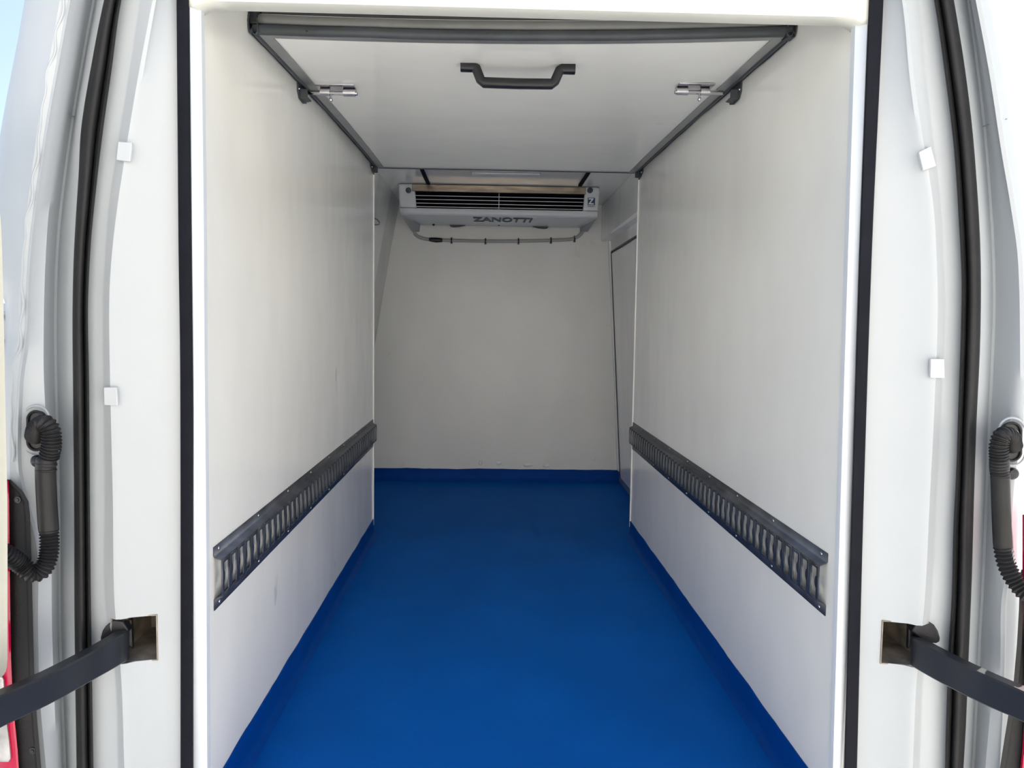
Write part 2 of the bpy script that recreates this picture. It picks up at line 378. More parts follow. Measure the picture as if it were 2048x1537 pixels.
# square openings for the door check arms
pa, pb = PY(224, 1280, 1.53), PY(315, 1280, 1.545); zt, zb = PY(290, 1234, 1.535).z, PY(290, 1322, 1.535).z
cut(wl_, pa.x, pb.x, 1.45, 1.60, zb, zt)
qa, qb = PY(1762, 1290, 1.545), PY(1856, 1290, 1.53); qt, qz = PY(1800, 1246, 1.535).z, PY(1800, 1329, 1.535).z
cut(wr_, qa.x, qb.x, 1.45, 1.60, qz, qt)
def recess(x0, x1, z0, z1, name):
    b = MB(); y0, y1 = 1.553, 1.71
    ya, yb = (1.531, 1.540) if x1 < 0 else (1.540, 1.531); x0 -= .001; x1 += .001; z0 -= .001; z1 += .001
    v = [(x0,ya,z0),(x1,yb,z0),(x1,yb,z1),(x0,ya,z1),(x0,y1,z0),(x1,y1,z0),(x1,y1,z1),(x0,y1,z1)]
    b.add(v, [(4,5,6,7),(0,1,5,4),(1,2,6,5),(2,3,7,6),(3,0,4,7)])
    return struct(b.build(name, RUST, solid=.003, sharp=True))
recess(pa.x, pb.x, zb, zt, 'trim_6'); recess(qa.x, qb.x, qz, qt, 'trim_7')

# white corner strips round the opening (front face + small return onto the wall)
for nm, T, s, xw in (('trim_8', L, -1, XL), ('trim_9', R, 1, XR)):
    rows = []
    for y in ROWS:
        a = PY(curve(T['LA'], y)-2*s, y, 1.558); c = PX(curve(T['LB'], y), y, xw-s*.004)
        xi = c.x
        rows.append([Vector((a.x, a.y+.015, a.z)), a, c, Vector((xi, c.y+.003, c.z)), Vector((xi, c.y+.017, c.z)), Vector((xw+s*.012, c.y+.021, c.z))])
    b = MB(); b.grid(rows); struct(b.build(nm, WHITE, solid=.002, angle=25))

# flat black inner gaskets
for T, s, lab in ((L, -1, 'flat black foam gasket strip down the left side of the opening'), (R, 1, 'flat black foam gasket strip down the right side of the opening')):
    cols = [(T['L9'], 0, 1.560), (T['L9'], 0, 1.546), (T['L9'], -2.5*s, 1.541), (T['LA'], 2.5*s, 1.541), (T['LA'], 0, 1.546), (T['LA'], 0, 1.560)]
    b = MB(); b.grid(strips(cols)); tag(b.build('gasket_strip', RUB, angle=60), lab, 'gasket')

# bulb weatherstrips with a ribbed lip
for T, s, lab, sd in ((L, -1, 'curved black bulb weatherstrip on the left rear pillar', 0), (R, 1, 'curved black bulb weatherstrip on the right rear pillar', 3)):
    rr = list(range(-120, 1700, 13)); rows = []
    for y in rr:
        xo, xi = curve(T['L5'], y), curve(T['L6'], y); w = xi-xo; r = []
        for k in range(11):                      # bulb
            a = math.pi*k/10; r.append(PY(xo + w*.72*(.5-.5*math.cos(a)), y, 1.535-.034*math.sin(a)**.8 if 0 < k < 10 else 1.535))
        r[-1] = PY(xo+w*.73, y, 1.520)
        j = (y//13) % 2
        r += [PY(xo+w*.77, y, 1.512), PY(xo+w*.86, y, 1.508+.002*j), PY(xo+w*.97, y, 1.512+.002*j), PY(xi, y, 1.522), PY(xi, y, 1.536)]
        rows.append(r)
    b = MB(); b.grid(rows); tag(b.build('weatherstrip', RUB2, angle=70), lab, 'weatherstrip')

# wavy sealant bead and seam on the outer flange
for T, s, lab in ((L, -1, 'wavy bead of white seam sealant along the left outer body flange'),):
    path = []
    for y in range(-60, 930, 6):
        f = .5+.13*math.sin(y*.075)*math.sin(y*.011+.5)+.10*math.sin(y*.021+1)
        x = curve(T['L1'], y)*(1-f) + curve(T['L2'], y)*f
        path.append(PY(x, y, 1.4735))
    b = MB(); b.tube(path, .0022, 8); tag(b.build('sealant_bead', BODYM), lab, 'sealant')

# fine welded seams across the door channel
for nm, pts in (('trim_10', ((103, 219, 1.498), (118, 224, 1.516), (134, 229, 1.536), (150, 234, 1.570), (166, 236, 1.545))), ('trim_11', ((2014, 238, 1.498), (1998, 243, 1.516), (1985, 247, 1.536), (1966, 253, 1.570), (1948, 255, 1.545)))):
    b = MB(); b.tube([PY(*p) for p in pts], .0011, 6); struct(b.build(nm, SEAM))
# square white tape patches
def patch(pts, Ys, lab):
    b = MB(); q = [PY(x, y, Y) for (x, y), Y in zip(pts, Ys)]
    b.hexa(q, [p+Vector((0, .007, 0)) for p in q]); return tag(b.build('cover_patch', PATCH, bevel=.0012), lab, 'patch', None)
patch([(236, 283), (264, 285), (260, 323), (232, 320)], [1.513, 1.508, 1.508, 1.513], 'small square white patch high on the left rear pillar')
patch([(207, 775), (233, 775), (235, 812), (208, 811)], [1.513, 1.508, 1.508, 1.513], 'small square white patch halfway down the left rear pillar')
patch([(1838, 304), (1862, 292), (1873, 332), (1847, 341)], [1.508, 1.513, 1.513, 1.508], 'small tilted white patch high on the right rear pillar')
patch([(1862, 718), (1889, 718), (1890, 757), (1861, 756)], [1.508, 1.513, 1.513, 1.508], 'small square white patch halfway down the right rear pillar')

# ------------------------------------------------------------------ door check arms
def arm(pts, s, lab):
    """pts: (px, y_top, y_bottom, Y); ribbon of folded steel, thickness away from the viewer's side"""
    root = thing('door_check_arm', PY(pts[0][0], pts[0][1], pts[0][3]), lab, 'door arm')
    n = 60; tabs = [[(i, p[k]) for i, p in enumerate(pts)] for k in range(4)]
    P = []
    for i in range(n+1):
        t = i/n*(len(pts)-1); P.append([curve(tb, t) for tb in tabs])
    top = [PY(x, yt, Y) for x, yt, yb, Y in P]; bot = [PY(x, yb, Y) for x, yt, yb, Y in P]
    rows = []
    for i in range(n+1):
        T = (top[min(i+1, n)]-top[max(i-1, 0)]); T.z = 0; T.normalize()
        N = Vector((T.y, -T.x, 0))
        if N.x*s < 0: N = -N            # away from the opening
        a, c = top[i], bot[i]; w = .022
        rows.append([a+N*w+Vector((0, 0, -.010)), a+N*w, a+N*.002, a+Vector((0, 0, -.002)), c+Vector((0, 0, .002)), c+N*.002, c+N*w, c+N*w+Vector((0, 0, .010))])
    b = MB(); b.grid(rows); o = b.build('arm', ARMM, parent=root, solid=.003, angle=28)
    return root
ra = arm([(250, 1262, 1300, 1.60), (257, 1262, 1318, 1.535), (243, 1272, 1328, 1.50), (187, 1305, 1360, 1.44), (100, 1350, 1408, 1.33), (0, 1394, 1456, 1.225), (-120, 1450, 1520, 1.11)], -1,
    'black curved door check arm on the left, reaching out of its square opening')
rb = arm([(1830, 1270, 1310, 1.60), (1822, 1274, 1328, 1.535), (1836, 1284, 1340, 1.50), (1897, 1317, 1374, 1.44), (1970, 1352, 1410, 1.36), (2048, 1386, 1445, 1.285), (2150, 1436, 1500, 1.20)], 1,
    'dark grey curved door check arm on the right, reaching out of its square opening')
def pivot(root, s, cx):
    # hinge bracket, pin and rubber stop behind the arm
    P = lambda x, y, Y: PY(cx + s*x, y, Y)
    b = MB(); pts = [P(x, y, 1.515 if x > 20 else 1.53) for x, y in ((-2, 1243), (10, 1241), (18, 1244), (31, 1251), (39, 1263), (43, 1277), (42, 1285), (35, 1288), (10, 1286), (-14, 1264))]
    b.prism(pts, (0, .022, 0)); b.build('stop', PLAST, parent=root, bevel=.003)
    b = MB(); b.lathe(P(6, 1244, 1.545), Vector((0, 0, -1)), [(0, .006), (.001, .0075), (.02, .0075), (.021, .007), (.055, .007)], 16)
    b.build('hinge_pin', PLAST, parent=root)
    b = MB(); pts = [P(-20, 1240, 1.56), P(8, 1240, 1.55), P(10, 1270, 1.55), P(-22, 1300, 1.56)]
    b.prism(pts, (0, .01, 0)); b.build('bracket', PLAST, parent=root, bevel=.002)
    b = MB(); b.lathe(P(3, 1236, 1.54), Vector((-s, 0, 0)), [(0, .007), (.004, .007), (.008, .0055), (.018, .0055)], 12); part(b.build('bush', STEEL, parent=root), 'tan steel bush at the hinge')
pivot(ra, -1, 243); pivot(rb, 1, 1838)

# ------------------------------------------------------------------ wiring conduits
def smooth_path(pts, n=20):
    tabs = [[(i, p[k]) for i, p in enumerate(pts)] for k in range(3)]; out = []
    N = (len(pts)-1)*n
    for i in range(N+1):
        t = i/n; out.append(PY(curve(tabs[0], t), curve(tabs[1], t), curve(tabs[2], t)))
    return out
def ribbed(pts, r, pitch=.0056, n=40, amp=.0018):
    path = smooth_path(pts, n); acc = 0; P = []; rad = []
    dist = [0]
    for i in range(1, len(path)): dist.append(dist[-1]+(path[i]-path[i-1]).length)
    L_ = dist[-1]; k = int(L_/pitch*6); j = 0
    for i in range(k+1):
        d = L_*i/k
        while j < len(dist)-2 and dist[j+1] < d: j += 1
        P.append(path[j].lerp(path[j+1], (d-dist[j])/max(1e-9, dist[j+1]-dist[j])))
        rad.append(r + amp*math.cos(2*math.pi*d/pitch))
    return MB().tube(P, rad, 22)
def oval(cx, cy_, rx, ry, Y, dy, n=32, tilt=0):
    pts = []
    for i in range(n):
        a = 2*math.pi*i/n; c, s_ = math.cos(a), math.sin(a)
        x = rx*c; y = s_*rx + (ry-rx)*(1 if s_ > 0 else -1)
        pts.append(PY(cx+x+tilt*y, cy_+y, Y))
    return pts
def conduit(s, cx, lab, parts_):
    root = thing('cable_conduit', PY(cx, 1070, 1.47), lab, 'conduit')
    P = parts_
    b = MB(); b.prism(oval(*P['plate'], 1.480, 0), (0, .012, 0)); b.build('grommet', PLAST, parent=root, bevel=.003)
    b = MB(); o1 = oval(*P['plate'], 1.478, 0); b.tube(o1+[o1[0]], .0024, 8, cap=False); b.build('grommet_lip', HOSE, parent=root)
    b = ribbed(P['top'], P['r1']); b.build('ribbed_hose', HOSE, parent=root)
    pth = smooth_path(P['sleeve'], 10); n = len(pth)-1
    b = MB(); b.tube(pth, [P['rs']*(.86 if i in (0, n) else .97 if i in (1, n-1) else 1) for i in range(n+1)], 24); b.build('sleeve', HOSE, parent=root)
    for a in P['bands']:
        q = smooth_path(a, 3); m_ = len(q)-1
        b = MB(); b.tube(q, [P['rs']*(.98 if i in (0, m_) else 1.06) for i in range(m_+1)], 22); b.build('band', HOSE, parent=root)
    b = ribbed(P['low'], P['r2'], pitch=P.get('pitch', .0058)); b.build('ribbed_hose', HOSE, parent=root)
    kx, ky = P['knob']
    b = MB(); b.lathe(PY(kx, ky, 1.478), (0, -1, 0), [(0, .011), (.006, .0115), (.010, .009), (.012, .004), (.0125, 0)], 18); b.build('clip_knob', PLAST, parent=root)
    return root
cl = conduit(-1, 90, 'black ribbed cable conduit looping out of the left rear pillar', dict(
    plate=(72, 862, 17, 39), r1=.0155, rs=.0168, r2=.0150,
    top=[(70, 872, 1.482), (74, 858, 1.462), (88, 848, 1.452), (101, 862, 1.450), (103, 890, 1.452), (98, 915, 1.456)],
    sleeve=[(93, 915, 1.456), (91, 945, 1.456), (94, 1010, 1.454), (98, 1068, 1.452)],
    bands=[[(93, 925, 1.456), (92, 932, 1.456)], [(92, 938, 1.456), (92, 943, 1.456)]],
    low=[(98, 1062, 1.452), (99, 1090, 1.45), (97, 1112, 1.448), (90, 1133, 1.444), (77, 1146, 1.440), (60, 1145, 1.434), (42, 1130, 1.428), (15, 1110, 1.410), (-30, 1086, 1.39)],
    knob=(77, 922)))
b = MB(); b.tube([PY(108, 900, 1.456), PY(117, 902, 1.452)], [.002, .002], 8); b.lathe(PY(117, 902, 1.452), (1, 0, 0), [(-.003, .001), (-.001, .0035), (.001, .0035), (.003, .001)], 12)
b.build('pull_tab', PLAST, parent=cl)
conduit(1, 2005, 'dusty black ribbed cable conduit looping out of the right rear pillar', dict(
    plate=(2024, 884, 18, 38), r1=.0150, rs=.0160, r2=.0150, pitch=.0078,
    top=[(2026, 892, 1.482), (2020, 874, 1.462), (2006, 872, 1.452), (1998, 888, 1.450), (1998, 915, 1.452), (2000, 950, 1.456)],
    sleeve=[(2000, 945, 1.456), (2001, 975, 1.456), (2003, 1040, 1.454), (2006, 1102, 1.452)],
    bands=[[(1999, 917, 1.454), (1999, 945, 1.456)], [(2001, 952, 1.456), (2001, 958, 1.456)]],
    low=[(2006, 1096, 1.452), (2010, 1118, 1.45), (2018, 1142, 1.446), (2032, 1166, 1.438), (2052, 1188, 1.425), (2090, 1215, 1.40)],
    knob=(2022, 947)))
# pressed rings round the grommets
for c, lab in (((72, 862, 26, 50), 'pressed white rim round the left conduit grommet'), ((2024, 884, 27, 48), 'pressed white rim round the right conduit grommet')):
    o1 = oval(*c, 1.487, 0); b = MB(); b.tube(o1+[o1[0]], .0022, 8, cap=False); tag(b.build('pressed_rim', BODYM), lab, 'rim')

# ------------------------------------------------------------------ tail lamps
def poly(pts, Y, dy): return MB().prism([PY(x, y, Y) for x, y in pts], (0, dy, 0))
lampL = thing('tail_lamp', PY(20, 1500, 1.46), 'tall red and clear tail lamp on black bracket at the left edge', 'tail lamp')
b = MB(); rows = []
edge = [(960, 12, 20), (985, 12, 46), (1004, 12, 56), (1030, 12, 59), (1120, 12, 62), (1250, 12, 65), (1370, 12, 68), (1450, 12, 74), (1545, 14, 82), (1660, 14, 92)]
b = MB()
for y, x0, x1 in edge: rows.append([PY(x0-20, y, 1.462), PY(x1-9, y, 1.462), PY(x1-6, y, 1.455), PY(x1, y, 1.455), PY(x1, y, 1.485)])
b.grid(rows); b.build('bracket', PLATE, parent=lampL, solid=.002, angle=30)
for sx_, sy_ in ((36, 1000), (66, 1502)):
    b = MB(); b.lathe(PY(sx_, sy_, 1.4605), (0, -1, 0), [(0, .0065), (.002, .0062), (.0022, .0035), (.004, .003)], 14); part(b.build('screw', ARMM, parent=lampL), 'dull screw in the bracket')
rows = []
for y, x0, x1 in [(962, -25, 17), (1000, -25, 18), (1200, -25, 20), (1320, -25, 22), (1390, -25, 25), (1450, -25, 30), (1500, -25, 35), (1545, -25, 38), (1660, -25, 46)]:
    rows.append([PY(x0, y, 1.449), PY(x1-4, y, 1.449), PY(x1-1, y, 1.451), PY(x1, y, 1.455), PY(x1, y, 1.462)])
b = MB(); b.grid(rows); part(b.build('red_lens', RED, parent=lampL, solid=.002), 'deep red lens')
rows = []
for y, x1 in [(1352, 4), (1360, 8), (1400, 10), (1450, 15), (1490, 20), (1518, 22), (1524, 18)]:
    rows.append([PY(-25, y, 1.444), PY(x1-2, y, 1.444), PY(x1, y, 1.448)])
b = MB(); b.grid(rows); part(b.build('clear_lens', REDL, parent=lampL, solid=.002), 'clear faceted reversing lens')
lampR = thing('tail_lamp', PY(2040, 1500, 1.46), 'tall tail lamp on black bracket at the right edge', 'tail lamp')
rows = []
for y, x0 in [(1140, 2044), (1152, 2041), (1220, 2039), (1290, 2035), (1370, 2028), (1430, 2018), (1480, 2010), (1537, 2001), (1660, 1985)]:
    rows.append([PY(x0, y, 1.485), PY(x0, y, 1.455), PY(x0+7, y, 1.455), PY(x0+10, y, 1.462), PY(x0+80, y, 1.462)])
b = MB(); b.grid(rows); b.build('bracket', PLATE, parent=lampR, solid=.002, angle=30)
rows = []
for y, x0 in [(1030, 2046), (1150, 2046), (1240, 2048), (1400, 2052), (1500, 2046), (1537, 2042), (1660, 2036)]:
    rows.append([PY(x0, y, 1.462), PY(x0, y, 1.455), PY(x0+3, y, 1.451), PY(x0+70, y, 1.449)])
b = MB(); b.grid(rows); part(b.build('red_lens', RED, parent=lampR, solid=.002), 'deep red lens')

# ------------------------------------------------------------------ open left door (lining edge just in frame) and its hinge
tab = [(180, -40), (300, -16), (400, -5), (460, 0), (560, 3), (700, 6), (860, 9), (1000, 12), (1300, 12), (1335, 11), (1350, 5), (1358, -8)]
rows = []
for y in [180, 240, 300, 350, 400, 460, 510, 560, 630, 700, 780, 860, 930, 1000, 1100, 1200, 1300, 1320, 1335, 1343, 1350, 1354, 1358]:
    p = PY(curve(tab, y), y, 1.36); q = Vector((p.x-.13, .75, p.z))
    rows.append([p+Vector((-.05, .012, 0)), p+Vector((-.004, .003, 0)), p, p+Vector((-.003, -.006, 0)), q, q+Vector((-.05, 0, 0))])
b = MB(); b.grid(rows); d1 = struct(b.build('door_1', LINING, solid=.004, angle=50))
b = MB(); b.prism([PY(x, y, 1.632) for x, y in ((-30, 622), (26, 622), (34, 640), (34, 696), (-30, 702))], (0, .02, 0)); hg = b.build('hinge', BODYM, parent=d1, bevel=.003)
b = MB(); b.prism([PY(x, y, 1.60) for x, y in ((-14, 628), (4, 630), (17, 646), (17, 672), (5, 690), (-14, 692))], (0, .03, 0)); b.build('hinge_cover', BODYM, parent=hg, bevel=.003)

# ------------------------------------------------------------------ cargo rails
def rail(xw, s, ya, yb, lab):
    """s = +1 for left wall (rail projects toward +X)"""
    z0 = CZ-.592; z1 = CZ-.460; H = z1-z0
    root = thing('cargo_rail', (xw, (ya+yb)/2, z0), lab, 'cargo rail')
    d = .018
    fz0, fz1 = z0+.030, z0+.106
    b = MB(); prof = [(z1, .0012), (z1-.017, .0012), (z1-.021, .004), (fz1, d)]
    for i, (pr) in enumerate((prof, [(fz0, d), (z0+.024, .004), (z0+.021, .0012), (z0, .0012)])):
        b.grid([[Vector((xw+s*w, y, z)) for z, w in pr] for y in (ya, yb)])
    # raised face with punched slots
    pitch = .05; n = int((yb-ya)/pitch); pitch = (yb-ya)/n
    hz0, hz1 = fz0+.006, fz1-.008; zc = (hz0+hz1)/2
    hole = []; yA, yB = .011, .037       # near / far edge of a slot inside its cell
    hole += [(yA, hz0+.002), (yA+.002, hz0), (yB-.002, hz0), (yB, hz0+.002)]
    for k in range(9):
        a = -math.pi/2+math.pi*k/8; hole.append((yB+.003*math.cos(a), zc+.015*math.sin(a)))
    hole += [(yB, hz1-.002), (yB-.002, hz1), (yA+.002, hz1), (yA, hz1-.002)]
    bm = bmesh.new()
    def loop(pts):
        vs = [bm.verts.new((0, p[0], p[1])) for p in pts]
        for i in range(len(vs)): bm.edges.new((vs[i], vs[(i+1) % len(vs)]))
    loop([(0, fz0), (pitch, fz0), (pitch, fz1), (0, fz1)]); loop(hole)
    bmesh.ops.triangle_fill(bm, use_beauty=True, edges=bm.edges[:], normal=(1, 0, 0))
    bm.verts.ensure_lookup_table()
    cv = [v.co.copy() for v in bm.verts]; cf = [tuple(v.index for v in f.verts) for f in bm.faces]; bm.free()
    for i in range(n):
        y = ya+i*pitch
        b.add([(xw+s*d, y+v.y, v.z) for v in cv], cf)
        # half-round lip left standing on the near side, bent back into the slot
        arc = [(0, zc+.0145*math.cos(math.pi*k/10), .0145*math.sin(math.pi*k/10)) for k in range(11)]
        b.add([(xw+s*(d-.0015-t*.12), y+yA-.002+t*1.25, z) for _, z, t in arc], [tuple(range(11))])
    o = b.build('rail', GALV, parent=root, solid=.0018, angle=30)
    proto = None; k = 0
    y = ya+.03
    while y < yb:
        for z in (z1-.009, z0+.010):
            if proto is None:
                r = MB(); r.lathe((0, 0, 0), (s, 0, 0), [(0, .0045), (.0012, .0042), (.002, .002), (.0022, 0)], 10)
                me = bpy.data.meshes.new('rivet'); me.from_pydata([tuple(v) for v in r.v], [], r.f); finish(me, 60); me.materials.append(CHROME); proto = me
            ro = bpy.data.objects.new('rivet', proto); COL.objects.link(ro); ro.parent = root
            ro.location = Vector((xw+s*.0022, y, z)) - Vector(root.location)
        y += .285
    for y in (ya+.32, ya+.75, ya+1.2, ya+1.62):      # small stamped marks
        m_ = MB(); m_.box(min(xw+s*.0115, xw+s*.0135), max(xw+s*.0115, xw+s*.0135), y, y+.002, fz1+.001, fz1+.006)
    return root
YR0 = PX(426, 1120, XL).y; YR1 = YE-.01
rail(XL, 1, YR0, YR1, 'galvanised slotted cargo rail on the left wall')
YR0 = PX(1656, 1130, XR).y
rail(XR, -1, YR0, YE-.01, 'galvanised slotted cargo rail on the right wall')

# ------------------------------------------------------------------ folded-up partition under the ceiling
YF = 1.905; ZF0, ZF1 = CZ+.672, CZ+.738; ZB = CZ+.694
fx0, fx1 = XL+.022, XR-.022; xm = (fx0+fx1)/2; hw = (fx1-fx0)/2
def zf(x, y):
    t = (YE-y)/(YE-YF); u = (x-xm)/hw
    return ZF1+(ZF0-ZF1)*max(t, 0)**1.35 + .012*u*t**2 - .012*max(0, 1-u*u)*t**3
root = thing('folding_partition', (xm, YE, ZF1), 'white insulated partition panel folded up flat under the ceiling', 'partition')
def sheet(x0, x1, y0, y1, dz0, dz1, nx=16, ny=12):
    b = MB(); X = [x0+(x1-x0)*i/nx for i in range(nx+1)]; Y = [y0+(y1-y0)*i/ny for i in range(ny+1)]
    for dz in (dz0, dz1): b.grid([[Vector((x, y, zf(x, y)+dz)) for x in X] for y in Y])
    for y in (Y[0], Y[-1]): b.grid([[Vector((x, y, zf(x, y)+dz)) for x in X] for dz in (dz0, dz1)])
    for x in (X[0], X[-1]): b.grid([[Vector((x, y, zf(x, y)+dz)) for y in Y] for dz in (dz0, dz1)])
    return b
sheet(fx0, fx1, YF, YE, 0, .045).build('panel', CEILM, parent=root)
for x0, x1 in ((fx0-.001, fx0+.027), (fx1-.027, fx1+.001)):
    sheet(x0, x1, YF-.001, YE-.005, -.003, .0, nx=2).build('side_strip', ALU, parent=root)
sheet(fx0+.026, fx1-.026, YF-.002, YF+.022, -.0025, .0, ny=2).build('front_strip', ALU, parent=root)
def wob(y, k): return .0035*noise.noise(Vector((y*3.1, k, 0)))+.002*noise.noise(Vector((y*9, k+5, 0)))
for s, xw, xe in ((1, XL, fx0), (-1, XR, fx1)):
    b = MB(); rows = []
    for i in range(81):
        y = YF-.018+(YE-.01-YF+.018)*i/80; z = zf(xe, max(y, YF)); w = wob(y, s*7); e = .012*max(0, 1-i/5)
        rows.append([Vector((xe, y, z+.03)), Vector((xe, y, z-.002)), Vector((xe-s*.004, y, z-.006+w*.5)), Vector((xe-s*.010, y, z-.004)), Vector((xe-s*.013, y, z+.006)),
                     Vector((xw+s*.005, y, z-.002+w)), Vector((xw+s*.0015, y, z+.004+w*1.6+e)), Vector((xw+s*.001, y, z+.026+w)), Vector((xw+s*.004, y, z+.038))])
    b.grid(rows); b.build('side_gasket', GASK, parent=root, solid=.002, angle=60)
# front bulb gasket: two soft rolls
def roll(prof, mat, nm, x0, x1, k):
    b = MB(); rows = []
    for i in range(61):
        x = x0+(x1-x0)*i/60; z = zf(x, YF); w = .002*noise.noise(Vector((x*5, k, 1)))
        rows.append([Vector((x, YF+dy, z+dz+w)) for dy, dz in prof])
    b.grid(rows); return b.build(nm, mat, parent=root, solid=.002, angle=60)
roll([(.002, .0), (-.006, -.002), (-.012, .002), (-.015, .008), (-.014, .015), (-.008, .020), (.0, .021)], GASK, 'front_gasket', fx0-.012, fx1+.012, 3)
roll([(-.004, .020), (-.011, .023), (-.014, .030), (-.010, .038), (.0, .043), (.015, .046)], GASKL, 'front_gasket', fx0+.001, fx1-.004, 8)
roll([(.005, .044), (.02, .050), (.04, .075)], GASK, 'top_flap', fx0-.015, fx1+.010, 12)
for xa, xb in ((fx0-.020, fx0+.001), (fx1-.004, fx1+.020)):
    b = MB(); b.box(xa, xb, YF-.014, YF+.02, zf(fx0, YF)+.018, zf(fx0, YF)+.075); part(b.build('corner_block', PLAST, parent=root, bevel=.004), 'black corner block of the gasket')
b = MB(); q = PZ(616, 62, zf(0, YF)+.01)
b.lathe(Vector((q.x, YF-.013, zf(q.x, YF)+.008)), (0, -1, 0), [(0, .005), (.002, .004), (.003, 0)], 12); part(b.build('screw', PLAST, parent=root), 'dark screw head in the front gasket')
# hinge edge seam at the far end
b = MB(); b.tube([(fx0, YE, zf(fx0, YE)-.001), (fx1, YE, zf(fx1, YE)-.001)], .004, 8); b.build('hinge_strip', GASK, parent=root)
# handle
hc = PZ(1036, 124, CZ+.680); hy = hc.y; hx = hc.x; hz = zf(hx, hy)
b = MB(); path = []
wd = .148
pts = [(-wd, -.008), (-wd+.034, -.008), (-wd+.040, -.012), (-wd+.052, -.040), (-wd+.060, -.047), (0, -.048)]
pts = pts + [(-x, z) for x, z in reversed(pts[:-1])]
rows = []
for i, (x, z) in enumerate(pts):
    a = pts[max(i-1, 0)]; c = pts[min(i+1, len(pts)-1)]; t = Vector((c[0]-a[0], 0, c[1]-a[1])).normalized(); nn = Vector((-t.z, 0, t.x))
    P = Vector((hx+x, hy, hz+z)); w1, w2 = .0125, .014
    ring = []
    for k in range(14):
        an = 2*math.pi*k/14; cx_, sx_ = math.cos(an), math.sin(an)
        ring.append(P + nn*w1*math.copysign(abs(cx_)**.6, cx_) + Vector((0, 1, 0))*w2*math.copysign(abs(sx_)**.6, sx_))
    rows.append(ring+[ring[0]])
b.grid(rows); b.add(rows[0][:-1], [tuple(range(14))]); b.add(rows[-1][:-1], [tuple(range(14))])
hd = b.build('handle', PLAST, parent=root, angle=60); part(hd, 'black plastic grab handle')
# barrel bolts
def bolt(px0, px1, py, s):
    """px0 = outer end of pin, px1 = inner end; s=-1 left"""
    a = PZ(px0, py+2, ZB-.012); c = PZ(px1, py, ZB-.012); y = (a.y+c.y)/2
    z = zf(c.x, y)
    xo, xi = a.x, c.x; dirx = 1 if xi > xo else -1
    x1_ = xo+dirx*.034
    b = MB(); lo, hi = sorted((x1_, xi-dirx*.004)); b.box(lo, hi, y-.034, y+.018, z-.004, z); o = b.build('bolt', CHROME, parent=root, bevel=.0015)
    part(o, 'polished steel barrel bolt')
    def sub(mb, nm, **k):
        oo = mb.build(nm, CHROME, parent=root, **k); 
        return oo
    subs = []
    t = MB(); t.tube([(xo, y, z-.017), (xo+dirx*.004, y, z-.017), (xi, y, z-.017), (xi+dirx*.002, y, z-.017)], [.004, .0065, .0065, .004], 16); subs.append(('bolt_pin', t))
    for f0, f1 in ((.30, .48), (.74, .97)):
        t = MB(); L_ = xi-xo; t.tube([(xo+L_*f0, y, z-.015), (xo+L_*f1, y, z-.015)], .0108, 16); subs.append(('barrel', t))
    t = MB(); kx = xo+(xi-xo)*.5
    t.tube([(kx, y, z-.017), (kx, y-.002, z-.034)], .003, 10); 
    t.tube([(kx, y-.002, z-.031), (kx, y-.002, z-.0325), (kx, y-.002, z-.037), (kx, y-.002, z-.0415), (kx, y-.002, z-.043)], [.001, .0045, .0062, .0045, .001], 14); subs.append(('bolt_knob', t))
    for nm, t in subs:
        ORG[o.name] = ORG[root.name]; t.build(nm, CHROME, parent=o)
    return xo, y, z
bl = bolt(611, 713, 176, -1); br = bolt(1448, 1350, 180, 1)
# catches on the walls and hinge brackets
def catch(xw, s, y, z, lab):
    b = MB(); x = xw+s*.0015
    prof = [(y-.050, z+.028), (y+.0, z+.030), (y+.045, z+.012), (y+.062, z-.004), (y+.060, z-.022), (y+.02, z-.032), (y-.028, z-.030), (y-.046, z-.014)]
    b.prism([(x, a, c) for a, c in prof], (s*.003, 0, 0))
    # ledge with the keeper hole
    b.prism([(x, y-.022, z-.026), (x+s*.026, y-.015, z-.026), (x+s*.026, y+.02, z-.026), (x, y+.035, z-.026)], (0, 0, .003))
    b.prism([(x, y-.02, z+.0), (x+s*.022, y-.016, z-.0), (x+s*.024, y-.016, z-.026), (x, y-.02, z-.028)], (0, .003, 0))
    root = thing('bolt_catch', (xw, y, z-.03), lab, 'bracket')
    b.build('plate', GASK, parent=root, bevel=.001)
    m_ = MB(); m_.lathe((x+s*.003, y-.034, z-.004), (s, 0, 0), [(0, .006), (.002, .0055), (.003, 0)], 12); part(m_.build('screw', CHROME, parent=root), 'bright screw head')
catch(XL, 1, bl[1], bl[2]-.012, 'dark steel bolt catch screwed to the left wall beside the partition')
catch(XR, -1, br[1], br[2]-.012, 'dark steel bolt catch screwed to the right wall beside the partition')
for xw, s, lab in ((XL, 1, 'small dark hinge bracket at the front end of the left wall'), (XR, -1, 'small dark hinge bracket at the front end of the right wall')):
    r = thing('hinge_bracket', (xw, YE-.05, ZF1-.04), lab, 'bracket')
    b = MB(); z = ZF1
    b.prism([(xw+s*.001, a, c) for a, c in ((YE-.11, z+.0), (YE-.02, z+.01), (YE-.004, z-.02), (YE-.008, z-.036), (YE-.07, z-.030), (YE-.115, z-.014))], (s*.004, 0, 0))
    b.box(min(xw, xw+s*.024), max(xw, xw+s*.024), YE-.03, YE-.024, z-.03, z+.005)
    b.build('plate', GASK, parent=r, bevel=.0012)
    b = MB(); b.lathe((xw+s*.005, YE-.085, z-.014), (s, 0, 0), [(0, .006), (.002, .0055), (.003, 0)], 10); part(b.build('screw', CHROME, parent=r), 'bright screw head')

